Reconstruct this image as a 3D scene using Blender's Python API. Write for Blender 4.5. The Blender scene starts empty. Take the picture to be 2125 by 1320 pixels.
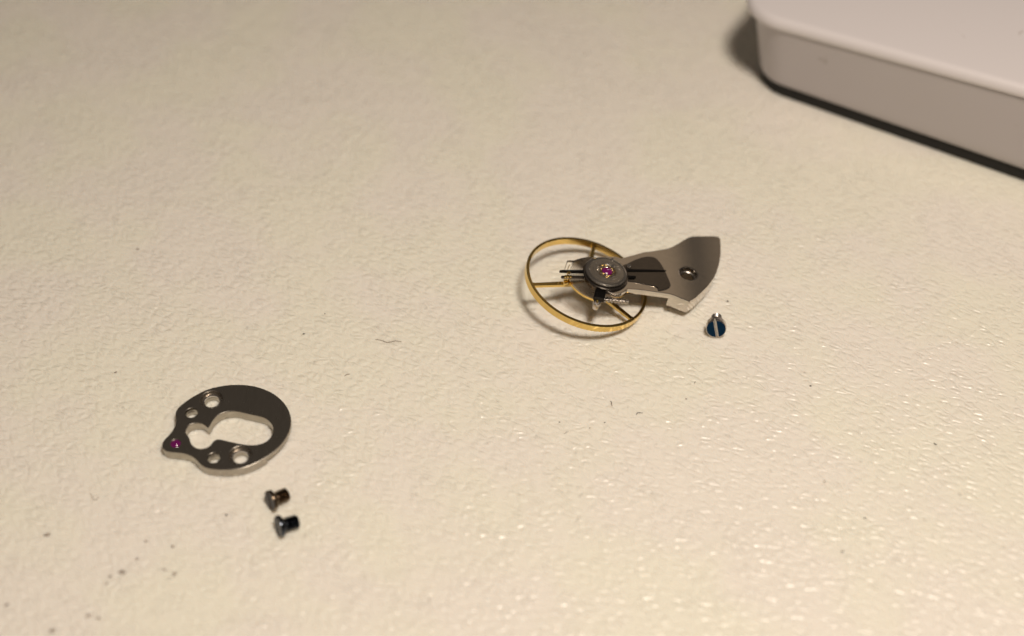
import bpy, math, random
from mathutils import Vector, Matrix
from mathutils.geometry import tessellate_polygon
from mathutils import noise as mnoise

# All shapes are worked out in millimetres and written to Blender in metres.
MM = 0.001
R = math.radians
random.seed(7)
scene = bpy.context.scene
COL = scene.collection

# ------------------------------------------------------------------ camera
F_PX, PITCH, CAM_H = 3085.0, R(46.5), 86.0
CAM = Vector((0, -CAM_H / math.tan(PITCH), CAM_H))
FW = Vector((0, math.cos(PITCH), -math.sin(PITCH)))
UP = Vector((0, math.sin(PITCH), math.cos(PITCH)))
RT = Vector((1, 0, 0))
cam_data = bpy.data.cameras.new('camera')
cam_data.sensor_width = 36.0
cam_data.lens = 36.0 * F_PX / 2125.0
cam_data.clip_start = 0.002
cam_data.clip_end = 10.0
cam_data.dof.use_dof = True
cam_data.dof.focus_distance = 114.8 * MM
cam_data.dof.aperture_fstop = 18.5
cam = bpy.data.objects.new('camera', cam_data)
COL.objects.link(cam)
cam.matrix_world = Matrix(((1, 0, 0, 0), (0, UP.y, -FW.y, CAM.y * MM), (0, UP.z, -FW.z, CAM.z * MM), (0, 0, 0, 1)))
scene.camera = cam

# ------------------------------------------------------------------ world and lamps (a warm evening room)
world = bpy.data.worlds.new('World')
scene.world = world
world.use_nodes = True
bg = world.node_tree.nodes['Background']
bg.inputs['Color'].default_value = (1.0, 0.84, 0.70, 1)
bg.inputs['Strength'].default_value = 0.078


def lamp(name, loc, target, size, watts, colour, size_y=None, roll=0.0):
    d = bpy.data.lights.new(name, 'AREA')
    d.shape = 'RECTANGLE' if size_y else 'DISK'
    d.size = size * MM
    if size_y:
        d.size_y = size_y * MM
    d.energy = watts
    d.color = colour
    o = bpy.data.objects.new(name, d)
    COL.objects.link(o)
    o.location = Vector(loc) * MM
    o.rotation_euler = ((Vector(target) - Vector(loc)).to_track_quat('-Z', 'Y').to_matrix() @ Matrix.Rotation(R(roll), 3, 'Z')).to_euler()
    return o


lamp('desk_lamp_light', (34, -60, 176), (-2, -76, 0), 36, 0.36, (1.0, 0.866, 0.73))
# two dim unseen panels, added only to put sheen on the polished cock
AZ0, EL0, LEAN, DIST = 25.25, 36.00, 37.4, 770.0
for side, wide, radiance in ((-1, 52, 0.25), (1, 36, 0.13)):
    off = side * (wide / 2 + 6.5)
    az, el = R(AZ0), R(EL0)
    c = Vector((math.sin(az) * math.cos(el), math.cos(az) * math.cos(el), math.sin(el)))
    xr = Vector((math.cos(az), -math.sin(az), 0))
    yu = xr.cross(c)
    p = Vector((14, 3, 2)) + c * DIST + (xr * math.cos(R(LEAN)) - yu * math.sin(R(LEAN))) * off
    lamp('added_sheen_light', p, (14, 3, 2), wide, radiance * math.pi ** 1 * wide * 80 * 1e-6, (1.0, 0.75, 0.50), 80, LEAN)

scene.view_settings.view_transform = 'Standard'
scene.view_settings.look = 'None'
scene.view_settings.exposure = 0.0
scene.view_settings.gamma = 1.0
scene.cycles.use_denoising = True
scene.cycles.max_bounces = 7


# ------------------------------------------------------------------ helpers
def ray(x, y):
    return FW + RT * ((x - 1062.5) / F_PX) - UP * ((y - 660.0) / F_PX)


def ground(x, y, z=0.0):
    d = ray(x, y)
    return CAM + d * ((z - CAM.z) / d.z)


class Frame:
    """a plane in space: origin, two axes in it, its normal"""
    def __init__(self, o, n, xdir=None):
        self.o = Vector(o)
        self.n = Vector(n).normalized()
        if xdir is None:
            self.u = Vector((0, 1, 0)).cross(self.n).normalized()
        else:
            xd = Vector(xdir)
            self.u = (xd - self.n * xd.dot(self.n)).normalized()
        self.v = self.n.cross(self.u)

    def at(self, a, b, h=0.0):
        return self.o + self.u * a + self.v * b + self.n * h

    def px(self, x, y, h=0.0):
        d = ray(x, y)
        t = ((self.o + self.n * h - CAM).dot(self.n)) / d.dot(self.n)
        q = CAM + d * t - self.o
        return (q.dot(self.u), q.dot(self.v))


def area2(p):
    return sum(p[i][0] * p[(i + 1) % len(p)][1] - p[(i + 1) % len(p)][0] * p[i][1] for i in range(len(p)))


def ccw(p):
    p = [tuple(q[:2]) for q in p]
    return p if area2(p) > 0 else p[::-1]


def inset(p, d):
    """move a counter-clockwise outline inwards by d"""
    n = len(p)
    out = []
    for i in range(n):
        a, b, c = Vector(p[i - 1]), Vector(p[i]), Vector(p[(i + 1) % n])
        e1, e2 = (b - a), (c - b)
        if e1.length < 1e-9 or e2.length < 1e-9:
            out.append(tuple(b)); continue
        e1.normalize(); e2.normalize()
        n1, n2 = Vector((-e1.y, e1.x)), Vector((-e2.y, e2.x))
        m = n1 + n2
        if m.length < 1e-6:
            m = n1
        m.normalize()
        k = max(0.5, m.dot(n1))
        out.append(tuple(b + m * (d / k)))
    return out


def smooth_loop(pts, per=5):
    """closed Catmull-Rom curve through pts"""
    n = len(pts)
    out = []
    for i in range(n):
        p0, p1, p2, p3 = [Vector(pts[(i + k) % n][:2]) for k in (-1, 0, 1, 2)]
        for s in range(per):
            t = s / per
            q = 0.5 * ((2 * p1) + (p2 - p0) * t + (2 * p0 - 5 * p1 + 4 * p2 - p3) * t * t + (3 * p1 - p0 - 3 * p2 + p3) * t ** 3)
            out.append((q.x, q.y))
    return out


def smooth_line(pts, per=6):
    pts = [Vector(p) for p in pts]
    ext = [pts[0] * 2 - pts[1]] + pts + [pts[-1] * 2 - pts[-2]]
    out = []
    for i in range(1, len(ext) - 2):
        p0, p1, p2, p3 = ext[i - 1:i + 3]
        for s in range(per):
            t = s / per
            out.append(0.5 * ((2 * p1) + (p2 - p0) * t + (2 * p0 - 5 * p1 + 4 * p2 - p3) * t * t + (3 * p1 - p0 - 3 * p2 + p3) * t ** 3))
    out.append(pts[-1])
    return out


def circle(cx, cy, r, n=48, a0=0.0):
    return [(cx + r * math.cos(a0 + 2 * math.pi * i / n), cy + r * math.sin(a0 + 2 * math.pi * i / n)) for i in range(n)]


class MB:
    """collects geometry in millimetres, then makes one mesh object"""
    def __init__(self):
        self.v, self.f, self.m = [], [], []

    def add(self, verts, faces, mat=0):
        k = len(self.v)
        self.v += [Vector(p) for p in verts]
        for f in faces:
            self.f.append([i + k for i in f])
            self.m.append(mat)

    def prism(self, outer, holes=(), z0=0.0, z1=1.0, ch=0.0, hch=None, fr=None, mat=0, topmat=None, bottom_ch=0.0):
        """flat piece with holes; ch = width of the broken top edge"""
        hch = ch if hch is None else hch
        loops = [ccw(outer)] + [ccw(h)[::-1] for h in holes]
        P = (lambda a, b, h: fr.at(a, b, h)) if fr else (lambda a, b, h: Vector((a, b, h)))
        tops, bots = [], []
        for li, lp in enumerate(loops):
            c = ch if li == 0 else hch
            bc = bottom_ch if li == 0 else 0.0
            rows = []
            if bc > 0:
                rows.append((inset(lp, bc), z0)); rows.append((lp, z0 + bc))
            else:
                rows.append((lp, z0))
            if c > 0:
                rows.append((lp, z1 - c)); rows.append((inset(lp, c * 0.30), z1 - c * 0.30)); rows.append((inset(lp, c), z1))
            else:
                rows.append((lp, z1))
            n = len(lp)
            vs = [P(a, b, h) for row, h in rows for a, b in row]
            fs = []
            for r in range(len(rows) - 1):
                for i in range(n):
                    j = (i + 1) % n
                    fs.append([r * n + i, r * n + j, (r + 1) * n + j, (r + 1) * n + i])
            self.add(vs, fs, mat)
            bots.append(rows[0][0]); tops.append(rows[-1][0])
        for lps, h, flip in ((tops, z1, False), (bots, z0, True)):
            flat = [p for lp in lps for p in lp]
            tris = tessellate_polygon([[Vector((a, b, 0)) for a, b in lp] for lp in lps])
            fs = []
            for t in tris:
                a, b, c = [flat[i] for i in t]
                s = (b[0] - a[0]) * (c[1] - a[1]) - (c[0] - a[0]) * (b[1] - a[1])
                if abs(s) < 1e-12:
                    continue
                up = s > 0
                t = list(t)
                fs.append(t if up != flip else t[::-1])
            self.add([P(a, b, h) for a, b in flat], fs, (mat if topmat is None else topmat) if not flip else mat)

    def lathe(self, prof, n=48, mtx=None, mat=0, rfun=None):
        """prof: (radius, height) from the bottom axis point to the top"""
        mtx = mtx or Matrix.Identity(4)
        vs, fs = [], []
        for r, h in prof:
            for i in range(n):
                a = 2 * math.pi * i / n
                rr = r + (rfun(a, h) if rfun else 0.0)
                vs.append(mtx @ Vector((rr * math.cos(a), rr * math.sin(a), h)))
        for k in range(len(prof) - 1):
            for i in range(n):
                j = (i + 1) % n
                fs.append([k * n + i, k * n + j, (k + 1) * n + j, (k + 1) * n + i])
        closed = prof[0] == prof[-1]
        if prof[0][0] > 1e-6 and not closed:
            fs.append(list(range(n))[::-1])
        if prof[-1][0] > 1e-6 and not closed:
            fs.append([(len(prof) - 1) * n + i for i in range(n)])
        self.add(vs, fs, mat)

    def sweep(self, path, w, h, side, caps=True, mat=0):
        """rectangular bar along a path; w across (side direction), h along the second direction"""
        path = [Vector(p) for p in path]
        vs, fs = [], []
        n = len(path)
        for i, p in enumerate(path):
            t = (path[min(i + 1, n - 1)] - path[max(i - 1, 0)]).normalized()
            b = Vector(side).normalized()
            s = t.cross(b).normalized()
            for x, y in ((-1, -1), (1, -1), (1, 1), (-1, 1)):
                vs.append(p + s * (x * w / 2) + b * (y * h / 2))
        for i in range(n - 1):
            for k in range(4):
                j = (k + 1) % 4
                fs.append([i * 4 + k, i * 4 + j, (i + 1) * 4 + j, (i + 1) * 4 + k])
        if caps:
            fs.append([3, 2, 1, 0]); fs.append([(n - 1) * 4 + k for k in range(4)])
        self.add(vs, fs, mat)

    def tube(self, path, r, n=8, mat=0):
        path = [Vector(p) for p in path]
        rad = r if callable(r) else (lambda t: r)
        vs, fs = [], []
        m = len(path)
        for i, p in enumerate(path):
            t = (path[min(i + 1, m - 1)] - path[max(i - 1, 0)]).normalized()
            a = t.cross(Vector((0.13, 0.21, 1))).normalized()
            b = t.cross(a)
            for k in range(n):
                an = 2 * math.pi * k / n
                vs.append(p + (a * math.cos(an) + b * math.sin(an)) * rad(i / (m - 1)))
        for i in range(m - 1):
            for k in range(n):
                j = (k + 1) % n
                fs.append([i * n + k, i * n + j, (i + 1) * n + j, (i + 1) * n + k])
        fs.append(list(range(n))[::-1]); fs.append([(m - 1) * n + k for k in range(n)])
        self.add(vs, fs, mat)

    def build(self, name, mats, parent=None, origin=(0, 0, 0), smooth=33):
        me = bpy.data.meshes.new(name)
        o = Vector(origin)
        me.from_pydata([tuple((p - o) * MM) for p in self.v], [], self.f)
        mats = mats if isinstance(mats, (list, tuple)) else [mats]
        for m in mats:
            me.materials.append(m)
        me.polygons.foreach_set('material_index', self.m)
        me.validate()
        me.update()
        if smooth:
            me.shade_smooth()
            me.set_sharp_from_angle(angle=R(smooth))
        ob = bpy.data.objects.new(name, me)
        COL.objects.link(ob)
        if parent is None:
            ob.location = o * MM
        else:
            ob.parent = parent
        return ob


def thing(name, label, cat, origin, group=None):
    e = bpy.data.objects.new(name, None)
    e.empty_display_size = 0.002
    COL.objects.link(e)
    e.location = Vector(origin) * MM
    e['label'] = label
    e['category'] = cat
    if group:
        e['group'] = group
    return e


# ------------------------------------------------------------------ materials
def mat(name):
    m = bpy.data.materials.new(name)
    m.use_nodes = True
    nt = m.node_tree
    return m, nt, nt.nodes['Principled BSDF']


def N(nt, kind, **kw):
    n = nt.nodes.new(kind)
    for k, v in kw.items():
        setattr(n, k, v)
    return n


def coords_mm(nt, scale=(1, 1, 1), rot=0.0):
    tc = N(nt, 'ShaderNodeTexCoord')
    mp = N(nt, 'ShaderNodeMapping')
    mp.inputs['Scale'].default_value = [1000.0 * s for s in scale]
    mp.inputs['Rotation'].default_value = (0, 0, rot)
    nt.links.new(tc.outputs['Object'], mp.inputs['Vector'])
    return mp.outputs['Vector']


def math_node(nt, op, a, b=None, clamp=False):
    n = N(nt, 'ShaderNodeMath', operation=op, use_clamp=clamp)
    for i, x in enumerate((a, b)):
        if x is None:
            continue
        if isinstance(x, (int, float)):
            n.inputs[i].default_value = x
        else:
            nt.links.new(x, n.inputs[i])
    return n.outputs[0]


def metal(name, col, rough, brush=0.0, tint=None, scale=6.0, aniso_dir=(1, 1, 1)):
    m, nt, b = mat(name)
    b.inputs['Metallic'].default_value = 1.0
    v = coords_mm(nt, aniso_dir)
    n1 = N(nt, 'ShaderNodeTexNoise')
    n1.inputs['Scale'].default_value = scale
    n1.inputs['Detail'].default_value = 5
    nt.links.new(v, n1.inputs['Vector'])
    r = N(nt, 'ShaderNodeMapRange')
    r.inputs['To Min'].default_value = rough * 0.75
    r.inputs['To Max'].default_value = rough * 1.3
    nt.links.new(n1.outputs['Fac'], r.inputs['Value'])
    nt.links.new(r.outputs['Result'], b.inputs['Roughness'])
    mx = N(nt, 'ShaderNodeMix', data_type='RGBA')
    mx.inputs['A'].default_value = (*col, 1)
    mx.inputs['B'].default_value = (*(tint or [c * 0.86 for c in col]), 1)
    n2 = N(nt, 'ShaderNodeTexNoise')
    n2.inputs['Scale'].default_value = 1.7
    n2.inputs['Detail'].default_value = 3
    nt.links.new(v, n2.inputs['Vector'])
    nt.links.new(n2.outputs['Fac'], mx.inputs['Factor'])
    nt.links.new(mx.outputs['Result'], b.inputs['Base Color'])
    if brush:
        bp = N(nt, 'ShaderNodeBump')
        bp.inputs['Strength'].default_value = brush
        bp.inputs['Distance'].default_value = 0.00001
        nt.links.new(n1.outputs['Fac'], bp.inputs['Height'])
        nt.links.new(bp.outputs['Normal'], b.inputs['Normal'])
    return m


M_PLATE = metal('brushed_nickel', (0.46, 0.425, 0.37), 0.24, brush=0.35, scale=11, aniso_dir=(1.6, 0.14, 1))
M_COCK = metal('polished_nickel', (0.66, 0.61, 0.55), 0.05, brush=0.02, scale=5)
M_STEEL = metal('polished_steel', (0.55, 0.53, 0.51), 0.15)
M_DARK = metal('dark_steel', (0.24, 0.215, 0.19), 0.16)
M_GREY = metal('grey_steel', (0.72, 0.68, 0.62), 0.18)
M_BLACK = metal('blackened_steel', (0.045, 0.043, 0.042), 0.30)
M_GOLD = metal('gilded_brass', (0.84, 0.60, 0.21), 0.08)
M_SPRING = metal('hairspring_steel', (0.50, 0.46, 0.42), 0.28)
M_BROWNSTEEL = metal('bronzed_steel', (0.22, 0.165, 0.115), 0.22)
M_BLUEBLACK = metal('blue_black_steel', (0.065, 0.075, 0.092), 0.18)
M_SCREWFACE = metal('grey_blue_screw_head', (0.036, 0.038, 0.050), 0.22)
M_BLUE = metal('blued_steel', (0.009, 0.036, 0.090), 0.25, tint=(0.006, 0.026, 0.06))
M_BRIGHT = metal('bare_steel', (0.70, 0.66, 0.62), 0.25)

M_RUBY, nt, b = mat('synthetic_ruby')
b.inputs['Base Color'].default_value = (0.42, 0.006, 0.20, 1)
b.inputs['Roughness'].default_value = 0.06
b.inputs['IOR'].default_value = 1.77
b.inputs['Coat Weight'].default_value = 0.4
tcn = N(nt, 'ShaderNodeTexNoise')
tcn.inputs['Scale'].default_value = 1.2
nt.links.new(coords_mm(nt), tcn.inputs['Vector'])
rmp = N(nt, 'ShaderNodeMix', data_type='RGBA')
rmp.inputs['A'].default_value = (0.10, 0.0015, 0.08, 1)
rmp.inputs['B'].default_value = (0.17, 0.003, 0.11, 1)
nt.links.new(tcn.outputs['Fac'], rmp.inputs['Factor'])
nt.links.new(rmp.outputs['Result'], b.inputs['Base Color'])

M_FIBRE, nt, b = mat('lint_fibre')
b.inputs['Base Color'].default_value = (0.10, 0.085, 0.075, 1)
b.inputs['Roughness'].default_value = 0.8
M_FIBRE2, nt, b = mat('pale_lint_fibre')
b.inputs['Base Color'].default_value = (0.34, 0.29, 0.245, 1)
b.inputs['Roughness'].default_value = 0.8

# --- cream leather
M_LEATHER, nt, b = mat('cream_leather')
L = nt.links
v = coords_mm(nt)
def noise2(scale, detail=3, rough=0.5, vec=None):
    n = N(nt, 'ShaderNodeTexNoise', noise_dimensions='2D')
    n.inputs['Scale'].default_value = scale
    n.inputs['Detail'].default_value = detail
    n.inputs['Roughness'].default_value = rough
    L.new(vec or v, n.inputs['Vector'])
    return n


def ramp(val, a, b_, lo=0.0, hi=1.0):
    r = N(nt, 'ShaderNodeMapRange', interpolation_type='SMOOTHSTEP')
    r.inputs['From Min'].default_value = a; r.inputs['From Max'].default_value = b_
    r.inputs['To Min'].default_value = lo; r.inputs['To Max'].default_value = hi
    L.new(val, r.inputs['Value'])
    return r.outputs['Result']


warp = noise2(0.8, 2)
sub = N(nt, 'ShaderNodeVectorMath', operation='SUBTRACT')
L.new(warp.outputs['Color'], sub.inputs[0]); sub.inputs[1].default_value = (0.5, 0.5, 0.5)
scl = N(nt, 'ShaderNodeVectorMath', operation='SCALE')
L.new(sub.outputs[0], scl.inputs[0]); scl.inputs['Scale'].default_value = 0.5
addv = N(nt, 'ShaderNodeVectorMath', operation='ADD')
L.new(v, addv.inputs[0]); L.new(scl.outputs[0], addv.inputs[1])
mp0 = N(nt, 'ShaderNodeMapping')
mp0.inputs['Rotation'].default_value = (0, 0, R(32))
L.new(addv.outputs[0], mp0.inputs['Vector'])
mp = N(nt, 'ShaderNodeMapping')
mp.inputs['Scale'].default_value = (0.70, 1.30, 1)
L.new(mp0.outputs[0], mp.inputs['Vector'])


def pebbles(scale, a, b_):
    w = N(nt, 'ShaderNodeTexVoronoi', voronoi_dimensions='2D', feature='DISTANCE_TO_EDGE')
    w.inputs['Scale'].default_value = scale
    L.new(mp.outputs[0], w.inputs['Vector'])
    return ramp(w.outputs['Distance'], a, b_)


cells = N(nt, 'ShaderNodeTexVoronoi', voronoi_dimensions='2D', feature='F1')
cells.inputs['Scale'].default_value = 1.25
L.new(mp.outputs[0], cells.inputs['Vector'])
part = ramp(noise2(0.7, 2).outputs['Fac'], 0.30, 0.62, 0.40, 1.0)
h1 = math_node(nt, 'MULTIPLY', math_node(nt, 'MULTIPLY', pebbles(1.45, 0.0, 0.36), part), 0.62)
h2 = math_node(nt, 'MULTIPLY', noise2(1.5, 1, 0.4, mp.outputs[0]).outputs['Fac'], 0.75)
h3 = math_node(nt, 'MULTIPLY', noise2(3.4, 2, 0.45, mp.outputs[0]).outputs['Fac'], 0.26)
hh = math_node(nt, 'MULTIPLY', math_node(nt, 'ADD', math_node(nt, 'ADD', h1, h2), h3), ramp(noise2(0.16, 2).outputs['Fac'], 0.32, 0.68, 0.82, 1.06))
L.new(ramp(noise2(0.22, 3).outputs['Fac'], 0.3, 0.7, 0.27, 0.36), b.inputs['Roughness'])
bump = N(nt, 'ShaderNodeBump')
bump.inputs['Strength'].default_value = 1.0
bump.inputs['Distance'].default_value = 0.000105
L.new(hh, bump.inputs['Height'])
L.new(bump.outputs['Normal'], b.inputs['Normal'])
b.inputs['Specular IOR Level'].default_value = 0.5
b.inputs['Subsurface Weight'].default_value = 0.85
b.inputs['Subsurface Radius'].default_value = (1.0, 0.8, 0.6)
b.inputs['Subsurface Scale'].default_value = 0.0008
b.subsurface_method = 'BURLEY'
# colour: cream with faint pink and yellow clouds, a few grey scuffs
cl = N(nt, 'ShaderNodeTexNoise', noise_dimensions='2D')
cl.inputs['Scale'].default_value = 0.09
cl.inputs['Detail'].default_value = 3
L.new(v, cl.inputs['Vector'])
c1 = N(nt, 'ShaderNodeMix', data_type='RGBA')
c1.inputs['A'].default_value = (0.81, 0.77, 0.70, 1)
c1.inputs['B'].default_value = (0.81, 0.785, 0.68, 1)
cr = N(nt, 'ShaderNodeMapRange')
cr.inputs['From Min'].default_value = 0.40; cr.inputs['From Max'].default_value = 0.60
L.new(cl.outputs['Fac'], cr.inputs['Value'])
L.new(cr.outputs['Result'], c1.inputs['Factor'])
sp = N(nt, 'ShaderNodeTexNoise', noise_dimensions='2D')
sp.inputs['Scale'].default_value = 1.35
sp.inputs['Detail'].default_value = 2
L.new(v, sp.inputs['Vector'])
spm = N(nt, 'ShaderNodeMapRange')
spm.inputs['From Min'].default_value = 0.72; spm.inputs['From Max'].default_value = 0.83
L.new(sp.outputs['Fac'], spm.inputs['Value'])
c2 = N(nt, 'ShaderNodeMix', data_type='RGBA')
L.new(math_node(nt, 'MULTIPLY', spm.outputs['Result'], 0.30), c2.inputs['Factor'])
L.new(c1.outputs['Result'], c2.inputs['A'])
c2.inputs['B'].default_value = (0.30, 0.27, 0.23, 1)
L.new(c2.outputs['Result'], b.inputs['Base Color'])

# --- white plastic and its greyed copy for the shaded case side
def plastic(name, col, spot):
    m, nt, b = mat(name)
    wn = N(nt, 'ShaderNodeTexNoise')
    wn.inputs['Scale'].default_value = 0.55
    wn.inputs['Detail'].default_value = 6
    nt.links.new(coords_mm(nt), wn.inputs['Vector'])
    wr = N(nt, 'ShaderNodeMapRange')
    wr.inputs['From Min'].default_value = 0.70; wr.inputs['From Max'].default_value = 0.76
    nt.links.new(wn.outputs['Fac'], wr.inputs['Value'])
    wm = N(nt, 'ShaderNodeMix', data_type='RGBA')
    wm.inputs['A'].default_value = (*col, 1)
    wm.inputs['B'].default_value = (*spot, 1)
    nt.links.new(wr.outputs['Result'], wm.inputs['Factor'])
    nt.links.new(wm.outputs['Result'], b.inputs['Base Color'])
    rr = N(nt, 'ShaderNodeMapRange')
    rr.inputs['To Min'].default_value = 0.28; rr.inputs['To Max'].default_value = 0.42
    nt.links.new(wn.outputs['Fac'], rr.inputs['Value'])
    nt.links.new(rr.outputs['Result'], b.inputs['Roughness'])
    return m


M_WHITE = plastic('white_plastic', (0.72, 0.685, 0.70), (0.52, 0.47, 0.45))
M_SHADEDWHITE = plastic('shaded_white_plastic', (0.53, 0.495, 0.505), (0.42, 0.385, 0.38))  # case body: the shade on its side is put into the colour
M_RUBBER, nt, b = mat('black_rubber')
b.inputs['Base Color'].default_value = (0.012, 0.011, 0.010, 1)
b.inputs['Roughness'].default_value = 0.8

# ------------------------------------------------------------------ the leather surface
mb = MB()
mb.add([(-300, -300, 0), (300, -300, 0), (300, 400, 0), (-300, 400, 0)], [[0, 1, 2, 3]])
o = mb.build('leather_tabletop', M_LEATHER, smooth=0)
o['kind'] = 'structure'

# ------------------------------------------------------------------ the white case behind
c0 = ground(1700, 212, 1.2)
c1_ = ground(2125, 360, 1.2)
ex = (c1_ - c0); ex.z = 0; ex.normalize()
ey = Vector((-ex.y, ex.x, 0))
corner = c0 - ex * 8.1
CW, CD = 74.0, 52.0
SLOPE = 0.060


def case_loop(grow, rad, back=0.0, n=14):
    x0, x1, y0, y1 = back - grow, CW + grow, -grow, CD + grow
    out = []
    for cx, cy, a0 in ((x1 - rad, y0 + rad, -90), (x1 - rad, y1 - rad, 0), (x0 + rad, y1 - rad, 90), (x0 + rad, y0 + rad, 180)):
        for i in range(n + 1):
            a = R(a0 + 90 * i / n)
            out.append((cx + rad * math.cos(a), cy + rad * math.sin(a)))
    return out


def loft(mb, rows, back=0.0):
    """rows: (grow, corner radius, height at the left, tilt share)"""
    vs, fs = [], []
    n = None
    for g, r, z, k in rows:
        lp = case_loop(g, r, back)
        n = len(lp)
        for a, b_ in lp:
            p = corner + ex * a + ey * b_
            vs.append(Vector((p.x, p.y, z + SLOPE * a * k)))
    for q in range(len(rows) - 1):
        for i in range(n):
            j = (i + 1) % n
            fs.append([q * n + i, q * n + j, (q + 1) * n + j, (q + 1) * n + i])
    fs.append(list(range(n))[::-1])
    fs.append([(len(rows) - 1) * n + i for i in range(n)])
    mb.add(vs, fs)


ZT = 9.0
case = thing('plastic_case', 'white plastic case with rounded corner standing on the cream leather', 'case', corner)
mb = MB()
loft(mb, [(-1.3, 2.6, 1.25, 0), (-0.6, 3.0, 1.27, 0), (-0.2, 3.4, 1.46, .03), (-0.03, 3.6, 1.85, .08), (0.08, 3.7, 2.4, .15), (1.05, 4.6, ZT - 1.12, 0.93)], 0.75)
mb.build('body', M_SHADEDWHITE, case, corner, smooth=60)
mb = MB()
rim = [(0.75, 4.4, ZT - 1.16, 1), (1.08, 4.7, ZT - 1.14, 1), (1.20, 4.8, ZT - 1.02, 1), (1.25, 4.9, ZT - 0.75, 1)]
for i in range(1, 8):
    a = R(90 * i / 7)
    rim.append((1.25 - 0.7 * (1 - math.cos(a)), 4.9 - 0.7 * (1 - math.cos(a)), ZT - 0.7 + 0.7 * math.sin(a), 1))
loft(mb, rim)
mb.build('lid', M_WHITE, case, corner, smooth=60)
mb = MB()
loft(mb, [(-0.55, 3.0, 0.0, 0), (-0.45, 3.1, 0.15, 0), (-0.45, 3.1, 1.32, 0)], 0.75)
mb.build('base_foot', M_RUBBER, case, corner, smooth=60)

# ------------------------------------------------------------------ the perforated plate with the ruby
PZ = 0.75
ZS = 320.0 / 1837.0


def pz(x, y, z=PZ):
    g = ground(310 + x * ZS, 780 + y * ZS, z)
    return (g.x, g.y)


outline = [(1080, 112), (1180, 118), (1290, 140), (1400, 178), (1500, 232), (1590, 310), (1650, 395), (1683, 480), (1690, 560),
           (1675, 650), (1635, 740), (1570, 830), (1480, 915), (1370, 992), (1250, 1058), (1130, 1103), (1010, 1125), (900, 1130),
           (790, 1125), (700, 1110), (640, 1085), (595, 1050), (560, 1010), (510, 970), (450, 945), (380, 930), (300, 922),
           (220, 912), (172, 888), (152, 850), (156, 808), (182, 765), (230, 715), (275, 660), (305, 600), (317, 550), (313, 500),
           (313, 450), (332, 405), (372, 363), (430, 315), (520, 255), (620, 200), (720, 160), (830, 133), (950, 115)]
cut_a = [(433, 668), (442, 638), (468, 603), (512, 580), (570, 570), (622, 573), (660, 592)]
cut_b = [(702, 634)]
cut_c = [(726, 598), (748, 556), (790, 505), (850, 462), (920, 438), (990, 430), (1060, 435), (1150, 455), (1260, 480), (1345, 500),
         (1410, 535), (1455, 585), (1473, 640), (1465, 700), (1430, 755), (1370, 800), (1290, 825), (1200, 830), (1100, 818),
         (1000, 798), (900, 775), (835, 762), (795, 768), (762, 788), (738, 822), (700, 853), (650, 871), (600, 875), (552, 860),
         (512, 830), (492, 792), (480, 750), (456, 715), (438, 692)]
OUT = smooth_loop([pz(*p) for p in outline], 4)
CUT = [pz(*p) for p in cut_a + cut_b + cut_c]
CUT2 = []
sm = smooth_loop(CUT, 3)
nb = len(cut_a)
for i, q in enumerate(sm):
    k = i // 3
    if k in (nb - 1, nb) and i % 3:      # keep the spike between the two lobes sharp
        continue
    CUT2.append(q)
S1, S2 = pz(742, 290), pz(1085, 953)
H1, H2 = pz(504, 447), pz(768, 984)
J = pz(314, 812)
org = pz(900, 620)
plate = thing('perforated_plate', 'round nickel watch plate with keyhole-shaped opening and one purple ruby', 'watch part', (org[0], org[1], 0))
# lower outline: steps back under the rim on the far right
cen = Vector(org)
low = []
for q in OUT:
    w = Vector(q) - cen
    sidev = (Vector(S2) - Vector(S1)).normalized()
    ax = Vector((-sidev.y, sidev.x))
    s = abs(ax.dot(w)) if ax.dot(w) * ax.x > 0 else 0
    low.append(tuple(cen + w * (0.90 if s > 1.75 else 0.9995)))
mb = MB()
mb.prism(OUT, [CUT2, circle(*S1, 0.84), circle(*S2, 0.84), circle(*H1, 0.45, 32), circle(*H2, 0.45, 32), circle(*J, 0.36, 32)], 0.40, PZ, ch=0.055)
mb.prism(low, [inset(ccw(CUT2), -0.003), circle(*S1, 0.55), circle(*S2, 0.55), circle(*H1, 0.45, 32), circle(*H2, 0.45, 32), circle(*J, 0.2, 24)], 0.0, 0.396, ch=0.012)
pl = mb.build('plate', M_PLATE, plate, (*org, 0))
for S in (S1, S2):
    mb = MB()
    mt = Matrix.Translation((*S, 0))
    mb.lathe([(0.56, 0.05), (0.56, 0.50), (0.60, 0.55), (0.66, 0.55), (0.70, 0.50), (0.835, 0.44), (0.835, 0.41), (0.70, 0.40), (0.56, 0.05)], 48, mt)
    mb.build('screw_seat', M_BRIGHT, plate, (*org, 0))
mb = MB()
mt = Matrix.Translation((*J, 0))
mb.lathe([(0.0, 0.42), (0.358, 0.42), (0.358, 0.69), (0.33, 0.705), (0.30, 0.69), (0.27, 0.705), (0.22, 0.755), (0.16, 0.79), (0.10, 0.805), (0.06, 0.80), (0.05, 0.70), (0.0, 0.70)], 40, mt)
mb.build('ruby', M_RUBY, plate, (*org, 0))


plate.location.z += 0.08 * MM      # it rides on the tops of the leather grain


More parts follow.
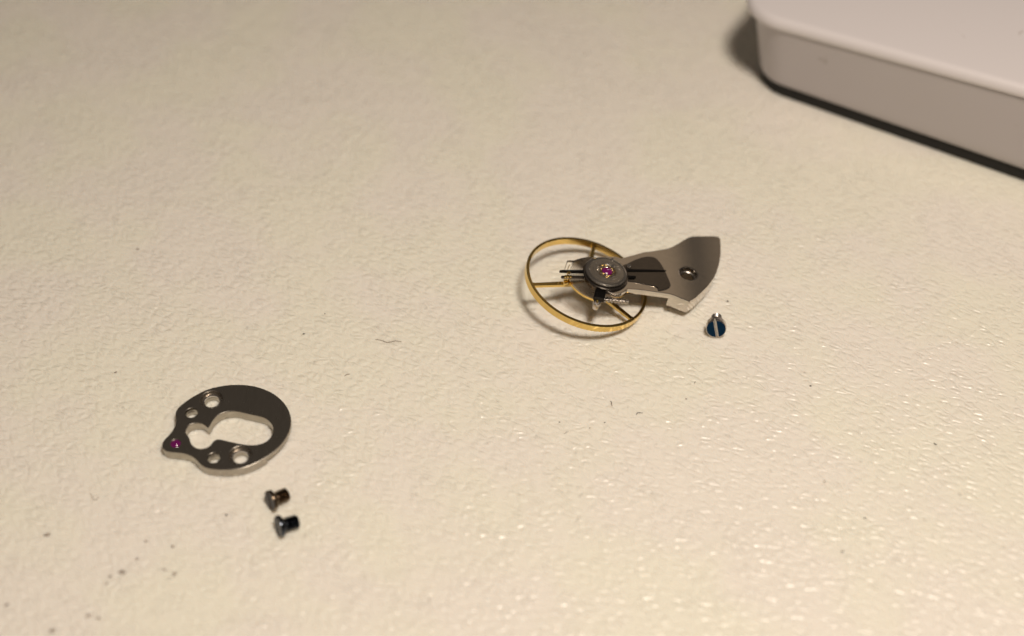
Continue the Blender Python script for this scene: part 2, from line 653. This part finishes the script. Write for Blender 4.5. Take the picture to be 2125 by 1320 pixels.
# ------------------------------------------------------------------ screws
def screw(label, head_px, az, Rh, th, rs, Ln, mats, slot_ang, slot_w, collar=None, group=None, cone=0.12, pitch=0.2, plain=0.15):
    """lies on its head rim and its tip; az = where the tip points on the table"""
    t = math.atan((Rh - rs) / (Ln - th))
    a = Vector((math.cos(t) * math.cos(az), math.cos(t) * math.sin(az), -math.sin(t)))
    hz = Rh * math.cos(t) + th * math.sin(t)
    g = ground(head_px[0], head_px[1], hz)
    X = Vector((-math.sin(az), math.cos(az), 0))
    Y = a.cross(X)
    mtx = Matrix(((X.x, Y.x, a.x, g.x), (X.y, Y.y, a.y, g.y), (X.z, Y.z, a.z, g.z), (0, 0, 0, 1)))
    base = (g.x, g.y, 0)
    s = thing('slotted_screw', label, 'screw', base, group)
    fr = Frame(g, -a, X)
    # head: a disc with a slot cut right across its face
    sd = th * 0.45
    mb = MB()
    e = slot_w / 2 / Rh
    seg = []
    a1 = math.asin(e)
    for i in range(25):
        an = a1 + (math.pi - 2 * a1) * i / 24
        seg.append((Rh * math.cos(an), Rh * math.sin(an)))
    cs, sn = math.cos(slot_ang), math.sin(slot_ang)
    rot = lambda p: (p[0] * cs - p[1] * sn, p[0] * sn + p[1] * cs)
    for sg in (1, -1):
        mb.prism([rot((x * sg, y * sg)) for x, y in seg], (), -sd - 0.001, 0.0, ch=th * 0.10, fr=fr, mat=0, topmat=1)
    mb.prism(circle(0, 0, Rh, 64), (), -(th if cone == 0 else th * 0.72), -sd, fr=fr, mat=0, topmat=2)
    if cone:
        mb.lathe([(Rh, th * 0.715), (Rh * 0.985, th * 0.80), (rs * 1.15, th * (1 + cone)), (rs, th * (1.05 + cone))], 48, mtx, 0)
    hd = mb.build('head', [mats[0], mats[1], mats[2]], s, base)
    mb = MB()
    z0 = th * (0.9 + cone)
    n = 90
    amp = rs * 0.17
    prof = [(rs * 0.80, z0)]
    for i in range(n + 1):
        z = z0 + 0.01 + (Ln - z0 - 0.06) * i / n
        prof.append((rs * 0.86, z))
    prof += [(rs * 0.80, Ln - 0.02), (rs * 0.70, Ln)]

    def rf(an, z):
        k = min(1, max(0, (z - z0 - plain) / 0.08)) * min(1, max(0, (Ln - 0.04 - z) / 0.05))
        ph = (z / pitch - an / (2 * math.pi)) % 1.0
        tri = 1 - abs(2 * ph - 1)
        return k * amp * (2 * tri - 1)
    mb.lathe(prof, 40, mtx, 0, rf)
    mb.build('threaded_shank', mats[3], s, base, smooth=60)
    return s


screw('small slotted screw with brown bronzed thread, nearer to the perforated plate', (559.5, 1040), R(36), 0.75, 0.36, 0.51, 1.46,
      [M_BROWNSTEEL, M_SCREWFACE, M_BLACK, M_BROWNSTEEL], R(-52), 0.17)
screw('small slotted screw with blue-black thread, beside the brown-threaded screw', (576, 1093), R(27), 0.76, 0.37, 0.52, 1.52,
      [M_BLUEBLACK, M_SCREWFACE, M_BLACK, M_BLUEBLACK], R(-58), 0.18)
screw('slotted screw with bright blue head lying beside the foot of the balance cock', (1486, 683), R(82), 0.80, 0.57, 0.43, 1.90,
      [M_BRIGHT, M_BLUE, M_STEEL, M_BRIGHT], R(104), 0.12, cone=0.0, plain=0.12)

# ------------------------------------------------------------------ the balance with its cock
BC = Vector((6.005, 2.21, 2.007))
BN = Vector((0.28287, 0.03894, 0.95837))
ring = Frame(BC, BN)
RR = 5.06
asm = thing('balance_assembly', 'gold balance wheel with hairspring hanging under a nickel balance cock', 'watch part', (9.0, 2.0, 0))
AO = (9.0, 2.0, 0)

RH = 0.62
mb = MB()
mtx = Matrix((( *[ring.u[0], ring.v[0], ring.n[0], BC.x],), (ring.u[1], ring.v[1], ring.n[1], BC.y), (ring.u[2], ring.v[2], ring.n[2], BC.z), (0, 0, 0, 1)))
RW = 0.25
prof = [(RR - RW, -RH + 0.03), (RR - RW + 0.03, -RH), (RR - 0.04, -RH), (RR, -RH + 0.04), (RR, -0.04), (RR - 0.04, 0.0), (RR - RW + 0.03, 0.0), (RR - RW, -0.03)]
nn = 128
vs, fs = [], []
for r, h in prof:
    for i in range(nn):
        a = 2 * math.pi * i / nn
        vs.append(mtx @ Vector((r * math.cos(a), r * math.sin(a), h)))
for k in range(len(prof)):
    k2 = (k + 1) % len(prof)
    for i in range(nn):
        j = (i + 1) % nn
        fs.append([k * nn + i, k * nn + j, k2 * nn + j, k2 * nn + i])
mb.add(vs, fs)
wheel = mb.build('balance_rim', M_GOLD, asm, AO)
for deg in (79.2, 199.0, 319.5):
    a = R(deg)
    d = (math.cos(a), math.sin(a))
    pr = (-d[1], d[0])
    w0, w1 = 0.23, 0.16
    r0, r1 = 0.55, RR - RW + 0.02
    mb = MB()
    poly = [(d[0] * r0 + pr[0] * w0, d[1] * r0 + pr[1] * w0), (d[0] * r0 - pr[0] * w0, d[1] * r0 - pr[1] * w0),
            (d[0] * (r1 - .3) - pr[0] * w1, d[1] * (r1 - .3) - pr[1] * w1), (d[0] * r1 - pr[0] * w1 * 1.5, d[1] * r1 - pr[1] * w1 * 1.5),
            (d[0] * r1 + pr[0] * w1 * 1.5, d[1] * r1 + pr[1] * w1 * 1.5), (d[0] * (r1 - .3) + pr[0] * w1, d[1] * (r1 - .3) + pr[1] * w1)]
    mb.prism(poly, (), -0.42, -0.16, ch=0.05, fr=ring)
    mb.build('spoke', M_GOLD, wheel, AO)
mb = MB()
mb.lathe([(0, -1.05), (0.06, -1.05), (0.08, -0.8), (0.75, -0.78), (0.78, -0.74), (0.78, -0.62), (0.72, -0.60), (0.72, -0.16), (0.66, -0.12), (0.35, -0.12),
          (0.33, 0.15), (0.25, 0.2), (0.22, 0.75), (0.06, 0.8), (0.05, 1.1), (0, 1.12)], 40, mtx)
mb.build('hub', M_GOLD, wheel, AO)

# ---- cock frame: a plane tilted about as much as the wheel, its foot touching the leather on the far right
CN = Vector((0.17, 0.02, 0.985)).normalized()
T_FOOT, T_ARM = 1.25, 0.50
cock_px = [(300, 280), (430, 263), (560, 240), (620, 215), (700, 170), (770, 125), (825, 106), (950, 103), (1070, 104), (1115, 111),
           (1135, 135), (1142, 200), (1140, 300), (1125, 400), (1100, 490), (1060, 570), (1000, 650), (930, 720), (860, 785), (795, 822),
           (700, 785), (630, 755), (580, 740), (500, 728), (400, 715), (300, 700), (200, 690)]


def z3(x, y):
    return 1280 + x / 5.28, 470 + y / 5.28


lo, hi = 0.0, 8.0
for _ in range(40):
    mid = (lo + hi) / 2
    cf = Frame((12, 3, mid), CN)
    zmin = min(cf.at(*cf.px(*z3(*p)), -T_FOOT).z for p in cock_px)
    if zmin > 0.0:
        hi = mid
    else:
        lo = mid
cf = Frame((12, 3, hi + 0.004), CN)


def z2(x, y):
    return 1140 + x / 8.8, 510 + y / 8.8


JC = cf.px(1258.0, 565.0, 0.28)          # axis of the regulator and jewel
top_part = [cf.px(*z3(*p)) for p in cock_px]
e1 = cf.px(*z3(95, 305)); e2 = cf.px(*z3(120, 684))
arc = []
a_s = math.atan2(e2[1] - JC[1], e2[0] - JC[0]); a_e = math.atan2(e1[1] - JC[1], e1[0] - JC[0])
if a_e > a_s:
    a_e -= 2 * math.pi
if a_s > a_e + 2 * math.pi:
    a_s -= 2 * math.pi
r_s = math.hypot(e2[0] - JC[0], e2[1] - JC[1]); r_e = math.hypot(e1[0] - JC[0], e1[1] - JC[1])
for i in range(25):
    t = i / 24
    a = a_s + (a_e - a_s) * t
    r = min((r_s * (1 - t) + r_e * t), 1.62 + 4 * (abs(t - 0.5) - 0.25) if abs(t - .5) > .25 else 1.62)
    arc.append((JC[0] + r * math.cos(a), JC[1] + r * math.sin(a)))



cock_outline = ccw(top_part + arc)
HC = cf.px(*z3(785, 515))
foot_px = [(600, 226), (700, 170), (770, 125), (825, 106), (950, 103), (1070, 104), (1115, 111),
           (1135, 135), (1142, 200), (1140, 300), (1125, 400), (1100, 490), (1060, 570), (1000, 650), (930, 720), (860, 785), (795, 822),
           (700, 785), (630, 755), (580, 740)]
foot_outline = [cf.px(*z3(*p)) for p in foot_px]
mb = MB()
mb.prism(cock_outline, [circle(*HC, 0.72, 40)], -T_ARM, 0.0, ch=0.05, hch=0.10, fr=cf)
foot_i = inset(ccw(foot_outline), 0.002)
mb.prism(foot_i, [circle(*HC, 0.52, 40)], -T_FOOT, -T_ARM - 0.003, fr=cf)
cock = mb.build('balance_cock', M_COCK, asm, AO)
mb = MB()
cm = Matrix(((cf.u.x, cf.v.x, cf.n.x, 0), (cf.u.y, cf.v.y, cf.n.y, 0), (cf.u.z, cf.v.z, cf.n.z, 0), (0, 0, 0, 1)))


def cmat(a, b_, h=0.0):
    m = cm.copy()
    m.translation = cf.at(a, b_, h)
    return m


mb.lathe([(0.53, -T_FOOT + 0.05), (0.53, -0.62), (0.58, -0.55), (0.712, -0.48), (0.712, -0.52), (0.6, -0.60), (0.53, -T_FOOT + 0.05)], 40, cmat(*HC))
mb.build('screw_seat', M_BRIGHT, cock, AO)

# fan-shaped index lying on the arm
fan = [(60, 440), (120, 405), (200, 365), (280, 338), (345, 328), (405, 336), (450, 365), (495, 425), (535, 500), (570, 580), (590, 645),
       (550, 678), (505, 690), (460, 696), (445, 665), (400, 645), (300, 625), (180, 600), (60, 570)]
mb = MB()
mb.prism(smooth_loop([cf.px(*z3(*p), 0.08) for p in fan], 3), (), 0.004, 0.08, ch=0.02, fr=cf)
reg = mb.build('regulator_index', M_DARK, asm, AO)
mb = MB()
mb.prism([cf.px(*z3(*p), 0.2) for p in ((60, 460), (350, 466), (540, 473), (543, 480), (350, 482), (60, 482))], (), 0.09, 0.16, ch=0.015, fr=cf)
mb.prism([cf.px(*z3(*p), 0.2) for p in ((40, 535), (205, 540), (212, 550), (200, 560), (40, 565))], (), 0.09, 0.2, ch=0.015, fr=cf)
mb.build('pointer', M_BLACK, reg, AO)
mb = MB()
mb.lathe([(0.20, 0.08), (0.20, 0.22), (0.15, 0.30), (0.0, 0.32)], 24, cmat(*cf.px(*z3(132, 434), 0.2)))
mb.build('index_stud', M_BRIGHT, reg, AO)

# regulator discs round the jewel
mb = MB()
mb.lathe([(1.2, 0.01), (1.78, 0.01), (1.84, 0.05), (1.84, 0.15), (1.78, 0.20), (1.5, 0.20), (1.2, 0.20)], 80, cmat(*JC))
disc = mb.build('regulator_ring', M_DARK, asm, AO)
mb = MB()
mb.lathe([(1.0, 0.15), (1.50, 0.20), (1.66, 0.24), (1.66, 0.33), (1.58, 0.36), (1.58, 0.40), (1.50, 0.44), (1.40, 0.44), (1.38, 0.41), (1.33, 0.41),
          (1.31, 0.44), (1.12, 0.44), (1.10, 0.415), (1.05, 0.415), (1.03, 0.45), (0.90, 0.45), (0.88, 0.42), (0.84, 0.42), (0.82, 0.45), (0.78, 0.45), (0.72, 0.40), (0.66, 0.33), (0.0, 0.33)], 80, cmat(*JC))
capd = mb.build('jewel_cap', M_GREY, asm, AO)
JP = cf.px(1260.6, 561.5, 0.45)
mb = MB()
mb.lathe([(0.0, 0.33), (0.40, 0.335), (0.42, 0.40), (0.36, 0.47), (0.22, 0.52), (0.10, 0.53), (0.06, 0.50), (0.0, 0.50)], 40, cmat(*JP))
mb.build('ruby', M_RUBY, capd, AO)
# small spring clip over the jewel
pts = []
for i in range(61):
    a = 2 * math.pi * i / 60
    r = 0.52 + 0.08 * math.cos(4 * a)
    pts.append(cf.at(JP[0] + r * math.cos(a + .3), JP[1] + r * math.sin(a + .3), 0.455 + 0.03 * math.cos(4 * a)))
mb = MB()
mb.tube(pts, 0.035, 8)
mb.build('spring_clip', M_GOLD, capd, AO)
for (x, y), rr in (((960, 385), .085), ((1095, 325), .085), ((1160, 552), .09), ((1010, 525), .07), ((1165, 368), .15), ((1155, 245), .13), ((725, 410), .07)):
    q = cf.px(*z2(x, y), 0.5)
    mb = MB()
    mb.lathe([(rr, 0.36), (rr, 0.48), (rr * 0.7, 0.48 + rr * .45), (0, 0.48 + rr * .55)], 20, cmat(*q))
    mb.build('pin', M_BRIGHT, capd, AO)

# arms that reach out to the left
for poly, h0, h1 in ((((640, 438), (230, 438), (192, 443), (184, 458), (197, 474), (640, 486)), 0.06, 0.20),
                     (((650, 545), (240, 541), (217, 552), (214, 566), (235, 584), (640, 592)), -0.16, -0.03)):
    mb = MB()
    mb.prism([cf.px(*z2(*p), h1) for p in poly], (), h0, h1, ch=0.03, fr=cf)
    mb.build('regulator_arm', M_BLACK if h0 > 0 else M_DARK, disc, AO)
for (x, y), r, h0, h1 in (((365, 476), .13, .15, .30), ((300, 545), .11, -.30, .10), ((345, 540), .13, -.30, .12), ((395, 545), .11, -.3, .10)):
    q = cf.px(*z2(x, y), h1)
    mb = MB()
    mb.lathe([(r, h0), (r, h1 - r * .4), (r * .6, h1), (0, h1)], 20, cmat(*q))
    mb.build('regulator_pin', M_GOLD, disc, AO)
mb = MB()
mb.prism([cf.px(*z2(*p), -0.45) for p in ((262, 618), (345, 612), (352, 668), (300, 690), (262, 680))], (), -0.80, -0.45, ch=0.05, fr=cf)
mb.build('hairspring_pin', M_GOLD, disc, AO)

# stud holder on the near side, stud and the fine adjusting screw
mb = MB()
mb.prism([cf.px(*z2(*p), 0.0) for p in ((845, 770), (1050, 790), (1030, 870), (1010, 965), (900, 950), (815, 925), (830, 850))], (), -0.40, 0.0, ch=0.04, fr=cf)
mb.prism([cf.px(*z2(*p), 0.06) for p in ((880, 850), (985, 862), (975, 915), (870, 900))], (), 0.0, 0.06, ch=0.02, fr=cf)
sh = mb.build('stud_holder', M_BLACK, asm, AO)
mb = MB()
mb.prism([cf.px(*z2(*p), -0.40) for p in ((815, 945), (965, 985), (950, 1030), (905, 1085), (860, 1090), (815, 1060), (808, 1000))], (), -0.95, -0.40, ch=0.08, fr=cf)
mb.build('stud', M_BRIGHT, sh, AO)
mb = MB()
mb.lathe([(.10, -.42), (.10, -.30), (.06, -.26), (0, -.25)], 16, cmat(*cf.px(*z2(880, 1005), -0.3)))
mb.build('stud_pin', M_GOLD, sh, AO)
p0 = cf.at(*cf.px(*z2(985, 985), -0.45), -0.45); p1 = cf.at(*cf.px(*z2(1440, 1030), -0.45), -0.45)
ax = (p1 - p0); LN = ax.length; ax.normalize()
sx = ax.cross(cf.n).normalized(); sy = ax.cross(sx)
wm_ = Matrix(((sx.x, sy.x, ax.x, p0.x), (sx.y, sy.y, ax.y, p0.y), (sx.z, sy.z, ax.z, p0.z), (0, 0, 0, 1)))


def wrf(an, z):
    ph = (z / 0.27 - an / (2 * math.pi)) % 1.0
    return 0.085 * (1 - 2 * abs(2 * ph - 1))


mb = MB()
mb.lathe([(0.17, LN * i / 120) for i in range(121)] + [(0.10, LN + .04)], 28, wm_, 0, wrf)
mb.build('adjusting_screw', M_BRIGHT, sh, AO, smooth=60)

# hairspring: a flat coil of thin strip
hf = Frame(ring.at(0.60, -0.42, 0.75), (BN + CN) / 2)
path = []
turns, r0, r1 = 13.0, 0.62, 2.42
steps = 1000
for i in range(steps + 1):
    t = i / steps
    a = 2 * math.pi * turns * t + 2.6
    r = r0 + (r1 - r0) * t
    path.append(hf.at(r * math.cos(a), r * math.sin(a), 0))
mb = MB()
mb.sweep(path, 0.045, 0.17, hf.n)
hs = mb.build('hairspring', M_SPRING, asm, AO, smooth=40)
mb = MB()
oc = [cf.at(*cf.px(*z2(*p), -0.15), -0.15) for p in ((268, 470), (290, 400), (325, 300), (350, 284), (440, 286), (520, 262), (600, 250))]
mb.sweep(smooth_line(oc, 6), 0.05, 0.17, cf.n)
mb.build('outer_curve', M_SPRING, hs, AO, smooth=40)
mb = MB()
hp = []
for i in range(60):
    a = math.pi * (0.86 + 0.62 * i / 59)
    hp.append(hf.at(2.50 * math.cos(a), 2.50 * math.sin(a), -0.02))
mb.sweep(hp, 0.05, 0.20, hf.n)
mb.build('outer_coil', M_GOLD, hs, AO, smooth=40)

# ------------------------------------------------------------------ lint and dirt lying on the leather
fibres = [
    ([(779, 704), (792, 706.5), (803, 710.5), (813, 709), (822, 707.5), (833, 709.5)], .045, 'longest wavy grey lint fibre lying between plate and balance wheel', M_FIBRE2),
    ([(1266, 832.5), (1268.5, 834), (1269, 839), (1270.5, 843)], .040, 'short dark lint fibre with a hooked end, near the balance wheel rim', M_FIBRE),
    ([(1321, 861), (1322, 857.5), (1326, 856.5), (1334, 857)], .040, 'short dark lint fibre bent at a right angle, beside the hooked one', M_FIBRE),
    ([(187, 1024), (190, 1027), (193, 1034), (198, 1037), (203, 1034), (203, 1029)], .032, 'small S-curled pale lint fibre near the ruby end of the plate', M_FIBRE2),
    ([(1938, 919), (1941, 922), (1945, 922.5)], .05, 'tiny curved dark lint fibre alone on bare leather', M_FIBRE),
    ([(1711, 996), (1710.5, 1003)], .045, 'tiny straight pale lint fibre alone on bare leather', M_FIBRE2),
    ([(715, 780.5), (719, 777.5), (727, 776)], .045, 'tiny pale lint fibre beside the longest wavy one', M_FIBRE2),
    ([(1170, 900), (1176, 897), (1180, 895)], .03, 'tiny faint slanted lint fibre near the hooked dark one', M_FIBRE2),
    ([(1441, 796), (1443, 791)], .04, 'tiny faint lint fibre between blue screw and bent fibre', M_FIBRE2),
]
for pts, r, lab, m in fibres:
    P = [ground(x, y, 0.05) for x, y in pts]
    P = smooth_line(P, 5)
    mb = MB()
    mb.tube(P, lambda t, r=r: 0.72 * r * (0.55 + 0.45 * math.sin(math.pi * min(1, max(0, t)))), 8)
    o = mb.build('lint_fibre', m, None, (P[0].x, P[0].y, 0), smooth=60)
    o['label'] = lab
    o['category'] = 'lint'
specks = [(630, 693, .13), (240, 773, .16), (97, 1110, .28), (1424, 828, .10), (674, 651, .09), (253, 1188, .30), (228, 1196, .18),
          (222, 1211, .18), (183, 1278, .24), (205, 1283, .20), (109, 1309, .28), (284, 1160, .16), (361, 1191, .22), (302, 1124, .16),
          (470, 1069, .14), (358, 1134, .18), (1682, 801, .14), (1255, 877, .09), (1224, 888, .08), (1748, 1145, .14), 
          (1510, 625, .12), (1795, 1075, .12), (285, 517, .18), (13, 1256, .2), (341, 1183, .15), (1161, 876, .09)]
for i, (x, y, r) in enumerate(specks):
    g = ground(x, y, 0)
    rr = random.Random(i)
    mb = MB()
    n = 9
    r *= 0.62
    prof = [(0.0, -0.01), (1.0, -0.01), (0.85, 0.35), (0.4, 0.55), (0.0, 0.6)]
    wob = [rr.uniform(0.55, 1.25) for _ in range(n)]
    vs, fs = [], []
    for a_, h in prof:
        for k in range(n):
            an = 2 * math.pi * k / n
            vs.append(Vector((g.x + r * a_ * wob[k] * 1.25 * math.cos(an), g.y + r * a_ * wob[k] * math.sin(an), r * h * 0.55)))
    for q in range(len(prof) - 1):
        for k in range(n):
            j = (k + 1) % n
            fs.append([q * n + k, q * n + j, (q + 1) * n + j, (q + 1) * n + k])
    mb.add(vs, fs)
    o = mb.build('dirt_speck', M_FIBRE2 if r > 0.09 else M_FIBRE, None, (g.x, g.y, 0), smooth=60)
    o['label'] = 'tiny grey dirt speck lying loose on the cream leather'
    o['category'] = 'dirt'
    o['group'] = 'dirt specks on the leather'
